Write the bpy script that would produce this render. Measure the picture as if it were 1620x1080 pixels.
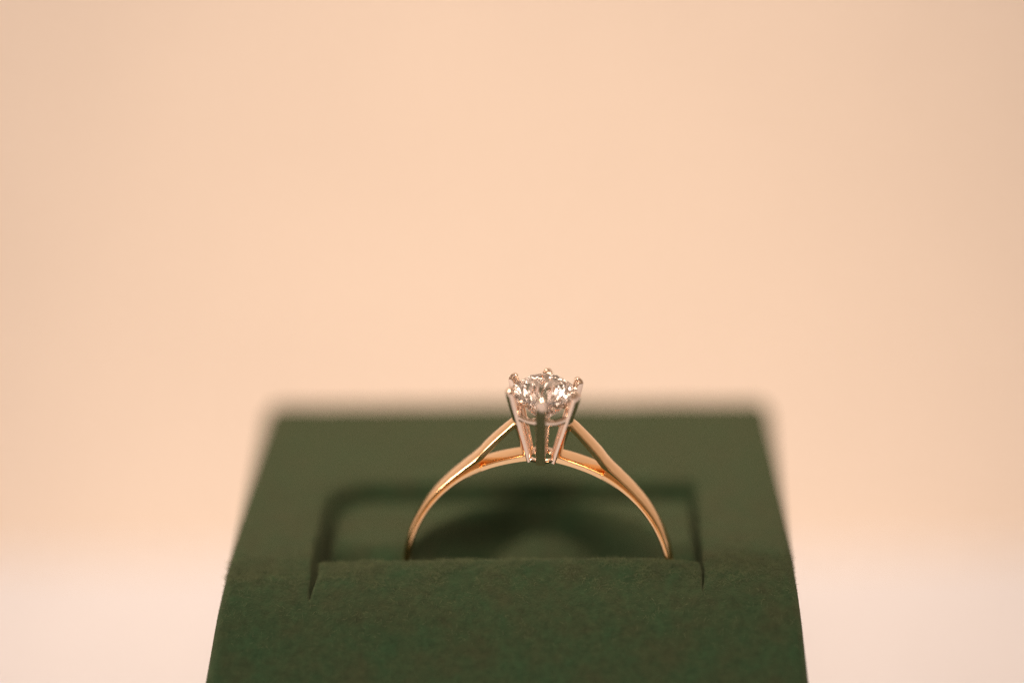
import bpy, bmesh, math, random
import numpy as np
from mathutils import Vector, Matrix, noise

random.seed(7); np.random.seed(7)
for o in list(bpy.data.objects):
    bpy.data.objects.remove(o)
S = 0.001                                   # everything below is measured in millimetres
sc = bpy.context.scene
col = sc.collection
sc.unit_settings.system = 'METRIC'

# ------------------------------------------------------------------ camera
CX, CY, CZ = 3.3489, -177.7768, 83.3375
PITCH, YAW, ROLL = 0.3668, -0.0268, -0.0179
fw = Vector((math.sin(YAW)*math.cos(PITCH), math.cos(YAW)*math.cos(PITCH), -math.sin(PITCH)))
rt = Vector((math.cos(YAW), -math.sin(YAW), 0)); up = rt.cross(fw)
cr, sr = math.cos(ROLL), math.sin(ROLL)
r2 = cr*rt + sr*up; u2 = -sr*rt + cr*up
cam_d = bpy.data.cameras.new('camera')
cam = bpy.data.objects.new('camera', cam_d); col.objects.link(cam)
cam.matrix_world = Matrix(((r2.x, u2.x, -fw.x, CX*S), (r2.y, u2.y, -fw.y, CY*S),
                           (r2.z, u2.z, -fw.z, CZ*S), (0, 0, 0, 1)))
cam_d.sensor_width = 36; cam_d.lens = 104
cam_d.clip_start = 0.005; cam_d.clip_end = 20
cam_d.dof.use_dof = True
cam_d.dof.focus_distance = 0.1925
cam_d.dof.aperture_fstop = 104/18.5
sc.camera = cam

# ------------------------------------------------------------------ world, lamps, exposure
w = bpy.data.worlds.new('World'); sc.world = w; w.use_nodes = True
bg = w.node_tree.nodes['Background']
bg.inputs['Color'].default_value = (1.0, 0.69, 0.47, 1)
bg.inputs['Strength'].default_value = 0.32

def area(name, loc, target, size, watts, color, shape='DISK', spread=180):
    l = bpy.data.lights.new(name, 'AREA'); l.shape = shape; l.size = size*S
    l.energy = watts; l.color = color; l.spread = math.radians(spread)
    o = bpy.data.objects.new(name, l); col.objects.link(o)
    o.location = Vector(loc)*S
    o.rotation_euler = (Vector(target)-Vector(loc)).to_track_quat('-Z', 'Y').to_euler()
    return o
def spot(name, loc, target, radius, watts, color, cone, blend=1.0):
    l = bpy.data.lights.new(name, 'SPOT'); l.shadow_soft_size = radius*S
    l.energy = watts; l.color = color; l.spot_size = math.radians(cone); l.spot_blend = blend
    o = bpy.data.objects.new(name, l); col.objects.link(o)
    o.location = Vector(loc)*S
    o.rotation_euler = (Vector(target)-Vector(loc)).to_track_quat('-Z', 'Y').to_euler()
    return o
spot('key_vignette_spot', (12, -190, 215), (-3, 72, -27), 32, 3.5, (1.0, 0.735, 0.54), 23.4)  # front key; its narrow cone is added to imitate lens falloff on the wall
area('side_lamp', (-480, 60, 330), (0, 10, 0), 280, 3.4, (1.0, 0.76, 0.59))
area('downlight_back', (500, 330, 680), (0, 0, 10), 260, 4.0, (1.0, 0.86, 0.76))
area('added_front_fill', (60, -520, 480), (0, 0, 0), 420, 1.9, (1.0, 0.78, 0.62))  # added fill to brighten the stone facets and pad front, no known source

sc.view_settings.view_transform = 'Standard'; sc.view_settings.look = 'None'
sc.view_settings.exposure = 0; sc.view_settings.gamma = 1
sc.cycles.max_bounces = 24; sc.cycles.transmission_bounces = 20; sc.cycles.glossy_bounces = 8
sc.cycles.use_denoising = True; sc.cycles.denoising_prefilter = 'NONE'

# ------------------------------------------------------------------ materials
def mat(name):
    m = bpy.data.materials.new(name); m.use_nodes = True
    nt = m.node_tree
    return m, nt, nt.nodes['Principled BSDF']

def nd(nt, t, **kw):
    n = nt.nodes.new(t)
    for k, v in kw.items():
        setattr(n, k, v)
    return n

def mm_coords(nt, scale=1000.0):
    tc = nd(nt, 'ShaderNodeTexCoord'); mp = nd(nt, 'ShaderNodeMapping')
    mp.inputs['Scale'].default_value = (scale,)*3
    nt.links.new(tc.outputs['Object'], mp.inputs['Vector'])
    return mp.outputs['Vector']

def noise_node(nt, vec, scale, detail=4, rough=0.6):
    n = nd(nt, 'ShaderNodeTexNoise')
    n.inputs['Scale'].default_value = scale; n.inputs['Detail'].default_value = detail
    n.inputs['Roughness'].default_value = rough
    nt.links.new(vec, n.inputs['Vector'])
    return n.outputs['Fac']

def ramp(nt, fac, stops):
    r = nd(nt, 'ShaderNodeValToRGB')
    el = r.color_ramp.elements
    while len(el) < len(stops):
        el.new(0.5)
    for e, (p, c) in zip(el, stops):
        e.position = p; e.color = (*c, 1)
    nt.links.new(fac, r.inputs['Fac'])
    return r.outputs['Color']

def suede(name, a, b, c):
    m, nt, p = mat(name)
    v = mm_coords(nt)
    big = noise_node(nt, v, 0.45, 5, 0.65)
    c1 = ramp(nt, big, [(0.32, a), (0.5, b), (0.68, c)])
    fine = noise_node(nt, v, 1.9, 6, 0.74)
    f2 = ramp(nt, fine, [(0.33, (0.76, 0.78, 0.79)), (0.67, (1.29, 1.27, 1.25))])
    mx = nd(nt, 'ShaderNodeMix', data_type='RGBA', blend_type='MULTIPLY')
    mx.inputs[0].default_value = 1.0
    nt.links.new(c1, mx.inputs[6]); nt.links.new(f2, mx.inputs[7])
    nt.links.new(mx.outputs[2], p.inputs['Base Color'])
    p.inputs['Roughness'].default_value = 1.0
    p.inputs['Specular IOR Level'].default_value = 0.1
    p.inputs['Sheen Weight'].default_value = 0.12
    p.inputs['Sheen Roughness'].default_value = 0.5
    p.inputs['Sheen Tint'].default_value = (0.75, 0.8, 0.5, 1)
    n3 = noise_node(nt, v, 3.6, 5, 0.72)
    bp = nd(nt, 'ShaderNodeBump'); bp.inputs['Strength'].default_value = 0.9
    bp.inputs['Distance'].default_value = 0.00022
    nt.links.new(n3, bp.inputs['Height']); nt.links.new(bp.outputs['Normal'], p.inputs['Normal'])
    return m
M_SUEDE = suede('green_suede', (0.0305, 0.044, 0.0235), (0.026, 0.0475, 0.0245), (0.021, 0.0505, 0.0255))
M_CUSH = suede('green_suede_insert', (0.0305, 0.044, 0.0235), (0.026, 0.0475, 0.0245), (0.021, 0.0505, 0.0255))
m, nt, p = mat('suede_nap_fibre'); M_NAP = m
oi = noise_node(nt, mm_coords(nt), 1.3, 3)
nt.links.new(ramp(nt, oi, [(0.3, (0.045, 0.066, 0.032)), (0.7, (0.095, 0.125, 0.06))]), p.inputs['Base Color'])
p.inputs['Roughness'].default_value = 0.9

def metal(name, c, rough):
    m, nt, p = mat(name)
    p.inputs['Base Color'].default_value = (*c, 1); p.inputs['Metallic'].default_value = 1
    v = mm_coords(nt)
    sv = noise_node(nt, v, 2.5, 4)
    mr = nd(nt, 'ShaderNodeMapRange')
    mr.inputs[3].default_value = rough*0.7; mr.inputs[4].default_value = rough*1.4
    nt.links.new(sv, mr.inputs[0]); nt.links.new(mr.outputs[0], p.inputs['Roughness'])
    n3 = noise_node(nt, v, 6.0, 3)
    bp = nd(nt, 'ShaderNodeBump'); bp.inputs['Strength'].default_value = 0.05
    bp.inputs['Distance'].default_value = 0.00005
    nt.links.new(n3, bp.inputs['Height']); nt.links.new(bp.outputs['Normal'], p.inputs['Normal'])
    return m
M_GOLD = metal('yellow_gold', (0.90, 0.63, 0.37), 0.13)
M_HEAD = metal('pale_rose_gold', (0.90, 0.75, 0.64), 0.11)

m, nt, p = mat('diamond'); M_DIA = m
p.inputs['Base Color'].default_value = (1, 0.92, 0.90, 1)
p.inputs['Transmission Weight'].default_value = 1; p.inputs['IOR'].default_value = 2.417
p.inputs['Roughness'].default_value = 0.0

def paper(name, c, s):
    m, nt, p = mat(name)
    v = mm_coords(nt)
    f = noise_node(nt, v, s, 5, 0.6)
    k = ramp(nt, f, [(0.25, tuple(x*0.96 for x in c)), (0.75, tuple(min(1, x*1.03) for x in c))])
    nt.links.new(k, p.inputs['Base Color'])
    p.inputs['Roughness'].default_value = 0.9; p.inputs['Specular IOR Level'].default_value = 0.15
    n3 = noise_node(nt, v, 2.0, 4)
    bp = nd(nt, 'ShaderNodeBump'); bp.inputs['Strength'].default_value = 0.15
    bp.inputs['Distance'].default_value = 0.0002
    nt.links.new(n3, bp.inputs['Height']); nt.links.new(bp.outputs['Normal'], p.inputs['Normal'])
    return m
M_WALL = paper('peach_wall_paint', (0.80, 0.725, 0.66), 0.03)
M_TABLE = paper('white_table', (0.68, 0.715, 0.80), 0.04)

# ------------------------------------------------------------------ helpers
def link(name, verts, faces, material, parent=None, smooth=None, bevel=0):
    me = bpy.data.meshes.new(name)
    me.from_pydata([(x*S, y*S, z*S) for x, y, z in verts], [], faces)
    bm = bmesh.new(); bm.from_mesh(me)
    bmesh.ops.recalc_face_normals(bm, faces=bm.faces[:])
    bm.to_mesh(me); bm.free()
    me.materials.append(material)
    if smooth is not None:
        me.polygons.foreach_set('use_smooth', [True]*len(me.polygons))
        me.set_sharp_from_angle(angle=math.radians(smooth))
    o = bpy.data.objects.new(name, me); col.objects.link(o)
    if bevel:
        b = o.modifiers.new('bevel', 'BEVEL'); b.width = bevel*S; b.segments = 2
        b.limit_method = 'ANGLE'; b.angle_limit = math.radians(28); b.harden_normals = True
    if parent:
        o.parent = parent
    return o

def loft(sections, closed=False):
    n = len(sections[0]); v = [tuple(q) for s in sections for q in s]; f = []
    m = len(sections)
    for i in range(m if closed else m-1):
        a, b = i*n, ((i+1) % m)*n
        for k in range(n):
            f.append((a+k, a+(k+1) % n, b+(k+1) % n, b+k))
    if not closed:
        f.append(tuple(range(n-1, -1, -1))); f.append(tuple(range((m-1)*n, m*n)))
    return v, f

def thing(name, label, cat, loc=(0, 0, 0)):
    o = bpy.data.objects.new(name, None); col.objects.link(o)
    o.location = Vector(loc)*S; o.empty_display_size = 0.01
    o['label'] = label; o['category'] = cat
    return o

# ------------------------------------------------------------------ setting: table and wall
TZ, WY = -34.0, 72.0
def slab(name, x0, x1, y0, y1, z0, z1, material):
    v = [(x, y, z) for z in (z0, z1) for y in (y0, y1) for x in (x0, x1)]
    f = [(0, 1, 3, 2), (4, 5, 7, 6), (0, 1, 5, 4), (2, 3, 7, 6), (0, 2, 6, 4), (1, 3, 7, 5)]
    o = link(name, v, f, material); o['kind'] = 'structure'
    return o
slab('table', -700, 700, -700, WY, TZ-20, TZ, M_TABLE)
slab('wall', -700, 700, WY, WY+6, TZ-20, 230, M_WALL)

# ------------------------------------------------------------------ ring stand (suede pad)
XC, HW, YB = -1.79, 18.72, 26.8
HX0, HX1, HY0, HY1 = -14.8, 10.9, -1.05, 11.75      # the opening in the top
stand = thing('ring_stand', 'dark green suede ring stand with a wide slot holding the gold ring', 'ring stand', (XC, 10, TZ))
SO = Vector((XC, 10, TZ))

# profile of the top/front: s -> (Y, Z, normal)
prof = []
R1, A1 = 9.0, math.radians(43.5)
Y1 = 0.4
def profile(s):
    """s runs from YB (back) forwards to negative values down the front."""
    if s >= Y1:
        return s, 0.0, 0.0, 1.0
    d = Y1 - s
    if d <= R1*A1:
        a = d/R1
        return Y1-R1*math.sin(a), -R1*(1-math.cos(a)), -math.sin(a), math.cos(a)
    d -= R1*A1
    y = Y1-R1*math.sin(A1); z = -R1*(1-math.cos(A1))
    L = 34.0; A2 = math.radians(84); R2 = 6.0
    if d <= L:
        return y-d*math.cos(A1), z-d*math.sin(A1), -math.sin(A1), math.cos(A1)
    y -= L*math.cos(A1); z -= L*math.sin(A1); d -= L
    if d <= R2*(A2-A1):
        a = A1+d/R2
        return y-R2*(math.sin(a)-math.sin(A1)), z-R2*(math.cos(A1)-math.cos(a)), -math.sin(a), math.cos(a)
    d -= R2*(A2-A1)
    y -= R2*(math.sin(A2)-math.sin(A1)); z -= R2*(math.cos(A1)-math.cos(A2))
    return y-d*math.cos(A2), z-d*math.sin(A2), -math.sin(A2), math.cos(A2)

def fbm(x, y, z=0.0):
    return noise.fractal(Vector((x, y, z)), 1.0, 2.0, 3)

def lip(x):                                   # the front lip of the slot wavers a little
    t = (x-HX0)/(HX1-HX0)
    return HY0 + 0.10*math.sin(6*t+0.4) - 0.35*max(0, t-0.45) + 0.10*noise.noise(Vector((x*0.35, 3.1, 0)))

def sd_box(x, y, x0, x1, y0, y1, r):
    cx, cy = (x0+x1)/2, (y0+y1)/2
    qx = abs(x-cx)-(x1-x0)/2+r; qy = abs(y-cy)-(y1-y0)/2+r
    return math.hypot(max(qx, 0), max(qy, 0)) + min(max(qx, qy), 0) - r

SL_END, SR_END = -4.35, -3.9
def hole_sdf(x, s):
    r = 3.3 if (x < (HX0+HX1)/2 and s > 5) else 0.35
    d = sd_box(x, s, HX0, HX1, lip(x), HY1, r)
    if s < 3:
        for xc, end, w in ((HX0+0.17, SL_END, 0.25), (HX1-0.09, SR_END, 0.11)):
            xs = xc + 0.05*math.sin(s*2.1)
            k = w*min(1, max(0.02, (s-end)/2.2))**0.7
            dd = abs(x-xs)-k
            if s < end:
                dd = math.hypot(max(dd, 0), end-s)
            d = min(d, dd)
    return d

def axis(lo, hi, step, fine):
    """grid values from lo to hi, refined to 'fs' inside each (centre, half, fs)"""
    out = [lo]; x = lo
    while x < hi-1e-6:
        h = step
        for c, hf, fs in fine:
            if c-hf-step <= x <= c+hf:
                h = min(h, fs)
        x = min(x+h, hi); out.append(x)
    if out[-1]-out[-2] < 0.3*step and len(out) > 2:
        out.pop(-2)
    return out

xs = axis(XC-HW, XC+HW, 0.22, [(HX0+0.15, 0.45, 0.05), (HX1-0.1, 0.35, 0.045), (XC-HW+0.5, 0.6, 0.09), (XC+HW-0.5, 0.6, 0.09)])
S_END = -38.0
ss = axis(-9.5, YB, 0.2, [(-1.1, 0.6, 0.07), (HY1, 0.5, 0.08), (YB-0.5, 0.6, 0.09)])
low = [S_END + (i/14.0)*( -9.5-S_END) for i in range(14)]
ss = low + ss
# clip the lower end where the front reaches the table
def z_of(s): return profile(s)[1]
ss = [s for s in ss if z_of(s) > TZ+0.02]
lo, hi = -60.0, -9.0
for _ in range(60):
    mid = (lo+hi)/2
    if z_of(mid) < TZ: lo = mid
    else: hi = mid
ss = [hi] + ss

ER = 0.75                                    # rounding of the outer top edges
def body_point(x, s):
    y, z, ny, nz = profile(s)
    u = (x-XC)/HW                            # -1..1
    hw = HW
    rc = 1.4
    d = YB-s
    if d < rc:
        hw -= rc-math.sqrt(max(0, rc*rc-(rc-d)**2))
    if s < -1:
        d = min(-1-s, 12)
        hw += (0.132 if u < 0 else 0.075)*d*d/(d+3.0)
        if z < -12:
            hw += 0.04*(-12-z)
    px = XC+u*hw
    de = min(hw*(1-abs(u)), YB-s if s > 0 else 99)
    drop = 0.0
    if de < ER:
        drop += ER-math.sqrt(max(0, ER*ER-(ER-de)**2))
    dh = hole_sdf(x, s)
    rr = 0.30
    if dh < rr:
        drop += 0.55*(rr-math.sqrt(max(0, rr*rr-(rr-max(dh, 0))**2)))
    # hand-made unevenness, and the padded front lip bulging to the right
    nz_amt = 0.05*fbm(x*0.25, s*0.25, 1.7) + 0.022*fbm(x*1.6, s*1.6, 5.1) + (0.016*fbm(x*2.6, s*3.2, 7.7)*math.exp(-((s+1.6)/1.6)**2) if -6 < s < 3 else 0)
    if HX0 < x < HX1 and s < HY0+0.5:
        t = (x-HX0)/(HX1-HX0)
        nz_amt += (0.12+0.06*math.sin(math.pi*t) + 0.42*t*t*(3-2*t)*min(1, (1-t)*7))*math.exp(-((s+1.4)/1.5)**2)
    nz_amt -= drop
    return (px, y+ny*nz_amt, z+nz*nz_amt)

nx, ns = len(xs), len(ss)
sd = [[hole_sdf(x, s) for x in xs] for s in ss]
P = {}
def vid(i, j): return j*nx+i
pts = []
for j, s in enumerate(ss):
    for i, x in enumerate(xs):
        d = sd[j][i]; X, SS = x, s
        if -0.16 < d < 0.16 and -6 < s < 13 and HX0-1 < x < HX1+1:
            h = 0.01
            gx = (hole_sdf(x+h, s)-hole_sdf(x-h, s))/(2*h); gs = (hole_sdf(x, s+h)-hole_sdf(x, s-h))/(2*h)
            g = math.hypot(gx, gs)
            # only snap vertices whose cell straddles the border
            stx = (xs[min(i+1, nx-1)]-xs[max(i-1, 0)])/2; sty = (ss[min(j+1, ns-1)]-ss[max(j-1, 0)])/2
            lim = 0.5*(abs(gx)*stx+abs(gs)*sty)/max(g, 1e-6)
            if g > 0.3 and abs(d) <= lim*1.02:
                X -= d*gx/g/g; SS -= d*gs/g/g
        pts.append(body_point(X, SS))
faces = []
for j in range(ns-1):
    for i in range(nx-1):
        xm = (xs[i]+xs[i+1])/2; sm = (ss[j]+ss[j+1])/2
        if -6 < sm < 13 and hole_sdf(xm, sm) < 0:
            continue
        faces.append((vid(i, j), vid(i+1, j), vid(i+1, j+1), vid(i, j+1)))
bm = bmesh.new()
bv = [bm.verts.new(Vector(q)-SO) for q in pts]
for f in faces:
    bm.faces.new([bv[k] for k in f])
bm.verts.ensure_lookup_table()
outer, inner = [], []
for e in bm.edges:
    if len(e.link_faces) == 1:
        ids = [v.index for v in e.verts]
        js = [k//nx for k in ids]; is_ = [k % nx for k in ids]
        if all(j == 0 for j in js):
            continue
        if all(i == 0 for i in is_) or all(i == nx-1 for i in is_) or all(j == ns-1 for j in js):
            outer.append(e)
        else:
            inner.append(e)
def skirt(edges, fn):
    r = bmesh.ops.extrude_edge_only(bm, edges=edges)
    vs = [g for g in r['geom'] if isinstance(g, bmesh.types.BMVert)]
    for v in vs:
        fn(v)
    return vs
def down(v):
    z = v.co.z; dz = z
    v.co.x += 0.03*dz*(1 if v.co.x > 0 else -1); v.co.z = 0.0
skirt(outer, down)
# undercut shaped to darken the gap: below the cut edge it widens, then drops
def under(v):
    x, y = v.co.x+SO.x, v.co.y+SO.y
    v.co.z -= 2.0
    if y > 0.5:
        back = y > HY1-0.9
        if back:
            v.co.y += 2.6
        if x < HX0+0.9 + (1.8 if back else 0):
            v.co.x -= 1.5
        elif x > HX1-0.6:
            v.co.x += 0.5
v1 = skirt(inner, under)
def wall_in(v):
    v.co.z -= 9.0
ids = set(v1)
skirt([e for e in bm.edges if e.verts[0] in ids and e.verts[1] in ids and len(e.link_faces) == 1], wall_in)
bmesh.ops.delete(bm, geom=[v for v in bm.verts if not v.link_faces], context='VERTS')
bmesh.ops.recalc_face_normals(bm, faces=bm.faces[:])
bmesh.ops.scale(bm, vec=(S, S, S), verts=bm.verts[:])
me = bpy.data.meshes.new('body'); bm.to_mesh(me); bm.free()
me.materials.append(M_SUEDE)
me.polygons.foreach_set('use_smooth', [True]*len(me.polygons)); me.set_sharp_from_angle(angle=math.radians(50))
o = bpy.data.objects.new('body', me); col.objects.link(o); o.parent = stand

# rear insert of the slot: a padded tongue that dips towards the slit
IX0, IX1, IY0, IY1 = HX0+0.75, HX1-0.22, 1.75, HY1-0.95
def ins_sdf(x, y):
    r = 2.8 if (x < 0 and y > 5) else 0.4
    return -sd_box(x, y, IX0, IX1, IY0, IY1, r)
gx = axis(IX0, IX1, 0.22, [(IX0+0.5, 0.6, 0.1), (IX1-0.5, 0.6, 0.1)])
gy = axis(IY0, IY1, 0.2, [(IY1-0.5, 0.6, 0.1), (IY0+0.6, 0.8, 0.08)])
v, f = [], []
def ins_z(x, y):
    d = max(0.0, ins_sdf(x, y)); r = 0.7
    z = -0.95 + 0.06*fbm(x*0.3, y*0.3, 9.0) + 0.02*fbm(x*1.5, y*1.5, 2.0)
    t = max(0, (4.2-y)/2.5); z -= 1.6*t*t
    e = math.hypot((x-0.1)/8.9, y/10.3)              # half-moon well behind the ring
    k = min(1, max(0, (1.02-e)/0.13)); k = k*k*(3-2*k)
    z -= k*(1.9+5.0*min(1, abs(x-0.3)/6.2)**2.3 + 0.075*max(0, 9-y)**2)
    if d < r:
        z -= r-math.sqrt(max(0, r*r-(r-d)**2))
    return z
n1 = len(gx)
for y in gy:
    for x in gx:
        d = ins_sdf(x, y)
        X, Y = x, y
        if d < 0:                                # pull the corner in to its rounding
            h = 0.01
            a = (ins_sdf(x+h, y)-ins_sdf(x-h, y))/(2*h); b = (ins_sdf(x, y+h)-ins_sdf(x, y-h))/(2*h)
            g = max(1e-6, math.hypot(a, b)); X -= d*a/g; Y -= d*b/g
        v.append((X, Y, ins_z(X, Y)))
for j in range(len(gy)-1):
    for i in range(n1-1):
        f.append((j*n1+i, j*n1+i+1, (j+1)*n1+i+1, (j+1)*n1+i))
loop = [i for i in range(n1)] + [j*n1+n1-1 for j in range(1, len(gy))] + \
       [(len(gy)-1)*n1+i for i in range(n1-2, -1, -1)] + [j*n1 for j in range(len(gy)-2, 0, -1)]
base = len(v)
for k in loop:
    v.append((v[k][0], v[k][1], -11.5))
for k in range(len(loop)):
    k2 = (k+1) % len(loop)
    f.append((loop[k], loop[k2], base+k2, base+k))
v = [tuple(Vector(q)-SO) for q in v]
link('slot_insert', v, f, M_CUSH, stand, 50)
# floor of the slit on which the ring rests
zf = -11.05
v = [(x, y, z) for z in (zf-0.6, zf) for y in (lip(0)-0.3, IY0+0.05) for x in (HX0+0.1, HX1-0.1)]
f = [(0, 1, 3, 2), (4, 5, 7, 6), (0, 1, 5, 4), (2, 3, 7, 6), (0, 2, 6, 4), (1, 3, 7, 5)]
link('slit_floor', [tuple(Vector(q)-SO) for q in v], f, M_CUSH, stand)

# nap: short curled fibres standing out of the suede, thickest along the front crease
nv, nf = [], []
def fibre(x, s, length, rad, lift):
    a = random.uniform(0, 2*math.pi); bend = random.uniform(-1.6, 1.6)
    k = 4; prev = None
    px, ps, h = x, s, -0.02
    base0 = len(nv)
    for q in range(k+1):
        t = q/k
        y, z, ny, nz = profile(ps)
        hh = h
        r = rad*(1-0.75*t)
        bx, by, bz = body_point(px, ps) if q == 0 else (None, None, None)
        if q == 0:
            off = (bx-px, by-y, bz-z)
        c = Vector((px+off[0], y+off[1]+ny*hh, z+off[2]+nz*hh))
        n = Vector((0, ny, nz)); tdir = Vector((math.cos(a), math.sin(a)*nz, -math.sin(a)*ny))
        sdir = n.cross(tdir).normalized()
        for w3 in range(3):
            an = w3*2*math.pi/3
            nv.append(tuple(c + sdir*(r*math.cos(an)) + n*(r*math.sin(an)) - SO))
        st = length/k
        px += math.cos(a)*st; ps += math.sin(a)*st
        h += lift*st*(1-1.1*t); a += bend/k
    for q in range(k):
        for w3 in range(3):
            i0 = base0+q*3+w3; i1 = base0+q*3+(w3+1) % 3
            nf.append((i0, i1, i1+3, i0+3))
def hw_ok(x, s): return abs(x-XC) < HW-0.1
cnt = 0
while cnt < 9500:
    x = random.uniform(XC-HW, XC+HW)
    s = random.gauss(-1.5, 0.95) if random.random() < 0.8 else random.uniform(-8, 8)
    if hole_sdf(x, s) < 0.05 or not hw_ok(x, s):
        continue
    clump = noise.noise(Vector((x*0.5, s*0.7, 4)))
    if random.random() > 0.45+1.3*clump:
        continue
    cnt += 1
    fibre(x, s, random.uniform(0.12, 0.45), random.uniform(0.010, 0.024), random.uniform(0.05, 0.4))
for _ in range(90):                             # stray fuzz along the two side edges
    sgn = random.choice((-1, 1))
    fibre(XC+sgn*(HW-random.uniform(0.0, 0.12)), random.uniform(-9, 6), random.uniform(0.06, 0.17), 0.010, random.uniform(0.2, 0.7))
o = link('nap', nv, nf, M_NAP, stand, 180); o['kind'] = 'stuff'

# ------------------------------------------------------------------ the ring
ring = thing('diamond_ring', 'gold solitaire ring with a round diamond in six prongs, standing in green suede slot', 'ring')
T = Matrix.Translation(Vector((0.004, 0, -1.5763)))
RM = T @ Matrix.Rotation(-0.0744, 4, 'Z') @ Matrix.Rotation(0.0485, 4, 'Y') @ Matrix.Rotation(0.0161, 4, 'X')
RB = -9.1                                       # the ring's lowest point, the Empty sits there
RM = RM @ Matrix.Translation(Vector((0, 0, RB)))
RM.translation *= S
ring.matrix_world = RM
def rl(vs): return [(x, y, z-RB) for x, y, z in vs]

RI = 8.58; OX = 0.06
def interp(t, tab):
    if t <= tab[0][0]: return tab[0][1]
    for (a, b), (c, d) in zip(tab, tab[1:]):
        if t <= c:
            k = (t-a)/(c-a); return b+(d-b)*k
    return tab[-1][1]
RO = [(26, 9.62), (30, 9.45), (36, 9.27), (44, 9.16), (60, 9.10), (90, 9.05), (180, 9.0)]
HWID = [(28, 0.92), (60, 0.80), (90, 0.72), (180, 0.70)]
RG = [(26, 8.95), (36, 8.88), (50, 8.80), (70, 8.80), (90, 8.80), (180, 8.82)]
GD = [(26, 0.26), (32, 0.19), (38, 0.14), (60, 0.10), (75, 0.06), (100, 0.03), (180, 0.02)]
def section(phi):
    """half profile mirrored: (radius, axial)"""
    t = min(phi, 360-phi)
    ro, hwid, rg, gd = interp(t, RO), interp(t, HWID), interp(t, RG), interp(t, GD)
    half = [(RI+0.015, 0.0), (RI, 0.30*hwid), (RI, hwid-0.10), (RI+0.07, hwid-0.01),
            (RI+0.10, hwid), (rg-0.04, hwid-0.004), (rg-0.015, hwid-gd*0.8), (rg+0.01, hwid-gd),
            (max(rg+0.06, ro-0.125), hwid), (ro-0.105, hwid-0.015), (ro-0.01, hwid-0.19), (ro, hwid-0.23), (ro+0.03, 0.35*hwid), (ro+0.04, 0.0)]
    pr = half + [(r, -a) for r, a in reversed(half[1:-1])]
    an = math.radians(phi)
    return [(OX+r*math.sin(an), a, r*math.cos(an)) for r, a in pr]
secs = [section(27+i*(306/110.0)) for i in range(111)]
v, f = loft(secs)
link('shank', rl(v), f, M_GOLD, ring, 32)

def smooth_path(pts, n):
    out = []
    m = len(pts)
    for i in range(m-1):
        p0 = pts[max(i-1, 0)]; p1 = pts[i]; p2 = pts[i+1]; p3 = pts[min(i+2, m-1)]
        for k in range(n):
            t = k/n
            out.append(tuple(0.5*((2*b)+(-a+c)*t+(2*a-5*b+4*c-d)*t*t+(-a+3*b-3*c+d)*t**3) for a, b, c, d in zip(p0, p1, p2, p3)))
    out.append(tuple(pts[-1]))
    return out

def arm(side, top, bot, wid, dome, leans):
    """bar between an upper and a lower curve in the ring plane; top/bot: (x, z) lists of equal length"""
    a = smooth_path(top, 6); b = smooth_path(bot, 6); w_ = smooth_path([(q,) for q in wid], 6)
    secs = []
    for (x0, z0), (x1, z1), (hw,) in zip(a, b, w_):
        d = Vector((x0-x1, z0-z1)); L = d.length; d.normalize()
        def at(u, y): return (OX+side*(x1+d.x*u), y, z1+d.y*u)
        c = min(0.09, L*0.25)
        lean = leans
        half = [(0, 0.0), (0, hw-c-lean), (c*0.4, hw-lean*1.05), (c, hw-lean*0.85), (L-0.115, hw), (L-0.10, hw-0.015), (L-0.01, hw-0.18), (L, hw-0.22), (L+dome, 0.3*hw), (L+dome*1.2, 0.0)]
        pr = half+[(u, -y) for u, y in reversed(half[1:-1])]
        secs.append([at(u, y) for u, y in pr])
    v, f = loft(secs)
    return v, f
def pol(phi, r): return (r*math.sin(math.radians(phi)), r*math.cos(math.radians(phi)))
for side in (-1, 1):
    top = [pol(35, 9.28), pol(30, 9.46), pol(26, 9.68), pol(22.5, 10.0), pol(17.3, 10.5), pol(11.2, 11.2), pol(8.6, 11.5)]
    bot = [pol(34.4, 8.95), pol(29, 9.10), pol(25, 9.25), pol(21.3, 9.58), pol(16.0, 10.12), pol(10.8, 10.75), pol(7.8, 11.02)]
    v, f = arm(side, top, bot, [0.80, 0.86, 0.88, 0.87, 0.82, 0.74, 0.62], 0.04, 0.11)
    link('shoulder', rl(v), f, M_GOLD, ring, 34)
    top = [pol(36, 8.90), pol(30.5, 8.95), pol(26, 8.98), pol(20, 8.98), pol(13, 9.0), pol(8, 9.06), pol(4.5, 9.10)]
    bot = [pol(36, RI+0.01), pol(30.5, RI), pol(26, RI), pol(20, RI), pol(13, RI), pol(8, RI), pol(4.5, RI)]
    v, f = arm(side, top, bot, [0.84, 0.88, 0.90, 0.90, 0.86, 0.78, 0.70], 0.03, 0.0)
    link('lower_shoulder', rl(v), f, M_GOLD, ring, 34)

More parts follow.
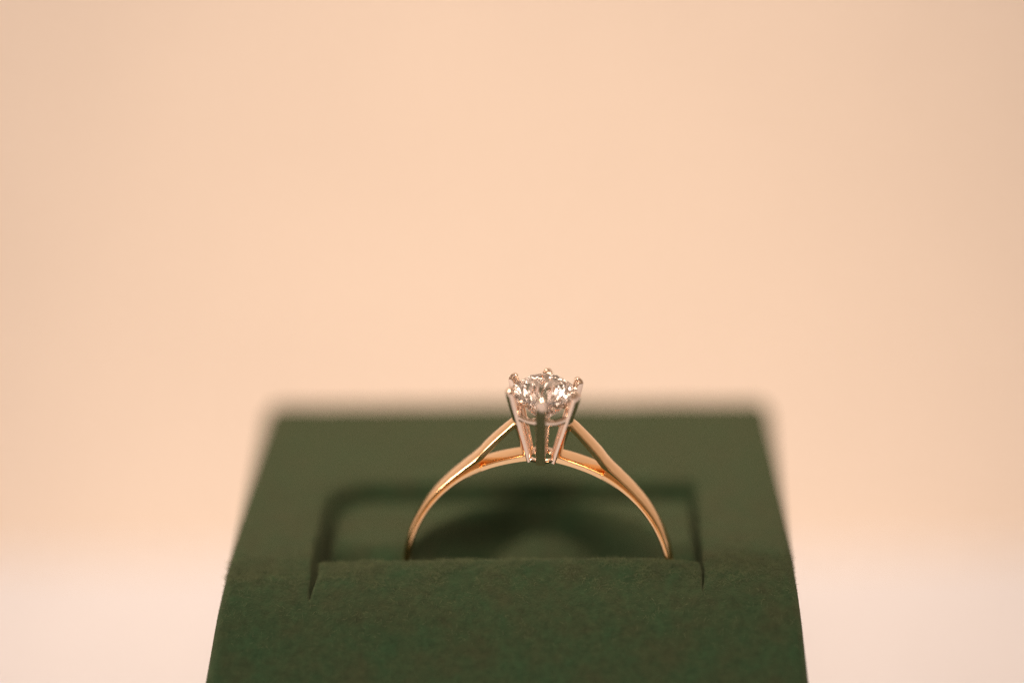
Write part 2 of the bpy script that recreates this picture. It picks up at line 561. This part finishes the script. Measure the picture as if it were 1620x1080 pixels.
# head: six prongs, gallery rail, base collar
ZB, ZT = 8.56, 13.62
RBASE, RTOP = 0.98, 2.36
HROT = 0.0
def rad_at(z): return RBASE+(RTOP-RBASE)*(z-ZB)/(13.15-ZB)
def rrect(c, ex, ey, hx, hy, r):
    pts = []
    for sx, sy, a0 in ((1, 1, 0), (-1, 1, 90), (-1, -1, 180), (1, -1, 270)):
        for q in range(3):
            a = math.radians(a0+q*45)
            pts.append(tuple(c + ex*(sx*(hx-r)+r*math.cos(a)) + ey*(sy*(hy-r)+r*math.sin(a))))
    return pts
def prong(ang):
    a = math.radians(ang)
    er = Vector((math.cos(a), math.sin(a), 0)); et = Vector((-math.sin(a), math.cos(a), 0)); ez = Vector((0, 0, 1))
    path = [(RBASE, ZB-0.02, 0.20, 0.31), (rad_at(9.6), 9.6, 0.21, 0.32), (rad_at(11.3), 11.3, 0.23, 0.335), (rad_at(12.6), 12.6, 0.25, 0.35),
            (rad_at(13.1), 13.1, 0.24, 0.35), (rad_at(13.44), 13.44, 0.21, 0.335), (rad_at(13.57), 13.57, 0.19, 0.31), (rad_at(13.60), 13.62, 0.18, 0.28),
            (RTOP+0.07, 13.73, 0.14, 0.22), (RTOP-0.04, 13.78, 0.11, 0.17), (RTOP-0.15, 13.78, 0.08, 0.12), (RTOP-0.22, 13.76, 0.03, 0.05)]
    secs = []
    for i, (r, z, hr, ht) in enumerate(path):
        q0 = path[max(i-1, 0)]; q1 = path[min(i+1, len(path)-1)]
        tan = Vector((q1[0]-q0[0], q1[1]-q0[1])).normalized()
        n = er*tan.y - ez*tan.x
        c = er*r+ez*z
        rr = min(hr, ht)*(0.35 if i < 7 else 0.8)
        secs.append(rrect(c, n, et, hr, ht, rr))
    return loft(secs)
PRONGS = [270, 330, 30, 90, 150, 210]
for ang in PRONGS:
    v, f = prong(ang)
    link('prong', rl(v), f, M_HEAD, ring, 40)

def hoop(z_fn, r_fn, h_fn, thick, lean=0.0, n=72):
    secs = []
    for i in range(n):
        a = 2*math.pi*i/n
        k = (math.degrees(a)-30) % 60/60.0            # 0 at a prong .. 1 at the next
        r, z, h = r_fn(k), z_fn(k), h_fn(k)
        e = Vector((math.cos(a), math.sin(a), 0))
        q = []
        for dr, dz in ((-1, -.6), (-.6, -1), (.6, -1), (1, -.6), (1, .6), (.6, 1), (-.6, 1), (-1, .6)):
            q.append(tuple(e*(r+dr*thick+dz*lean)+Vector((0, 0, z+dz*h))))
        secs.append(q)
    return loft(secs, True)
hexr = lambda R: (lambda k: R*math.cos(math.radians(30))/math.cos(math.radians(60*k-30))*0.5+R*0.5)
v, f = hoop(lambda k: 11.87-0.13*math.sin(math.pi*k), hexr(rad_at(11.87)-0.04), lambda k: 0.26-0.07*math.sin(math.pi*k), 0.16)
link('gallery_rail', rl(v), f, M_HEAD, ring, 40)
v, f = hoop(lambda k: ZB+0.12, lambda k: RBASE-0.06, lambda k: 0.14, 0.20, 0.07)
link('base_collar', rl(v), f, M_HEAD, ring, 40)

# diamond: round brilliant with its 57 facets
def brilliant(R, zg):
    gt = 0.03*R*2; tr = 0.57*R; ch = 0.16*2*R; pd = 0.485*2*R
    v, f = [], []
    def ringv(r, z, n, off):
        i0 = len(v)
        for k in range(n):
            a = 2*math.pi*(k+off)/n
            v.append((r*math.cos(a), r*math.sin(a), z))
        return list(range(i0, i0+n))
    t = ringv(tr, zg+gt/2+ch, 8, 0.0)                       # table corners
    # star/kite meeting points, on the plane of the kites
    s_ = ringv(0.80*R, zg+gt/2+ch*0.50, 8, 0.5)
    g1 = ringv(R, zg+gt/2, 32, 0.0)
    g0 = ringv(R, zg-gt/2, 32, 0.0)
    lo = ringv(0.42*R, zg-gt/2-pd*0.65, 8, 0.0+0.5)
    cu = len(v); v.append((0, 0, zg-gt/2-pd))
    f.append(tuple(t))
    for k in range(8):
        k1 = (k+1) % 8
        f.append((t[k], s_[k], t[k1]))                      # star
        g = g1[4*k]
        f.append((t[k], s_[k-1], g, s_[k]))                 # kite
        a, b, c, d, e = [g1[(4*k+q) % 32] for q in range(5)]
        f.append((s_[k], a, b, c)); f.append((s_[k], c, d, e))   # upper girdle halves
        a, b, c, d, e = [g0[(4*k+q) % 32] for q in range(5)]
        f.append((lo[k], c, b, a)); f.append((lo[k], e, d, c))   # lower girdle halves
        f.append((cu, lo[k], g0[4*k], lo[k-1]))             # pavilion mains
    for k in range(32):
        k1 = (k+1) % 32
        f.append((g0[k], g0[k1], g1[k1], g1[k]))
    return v, f
v, f = brilliant(2.13, 13.26)
o = link('diamond', rl(v), f, M_DIA, ring)
o.rotation_euler.z = math.radians(8)
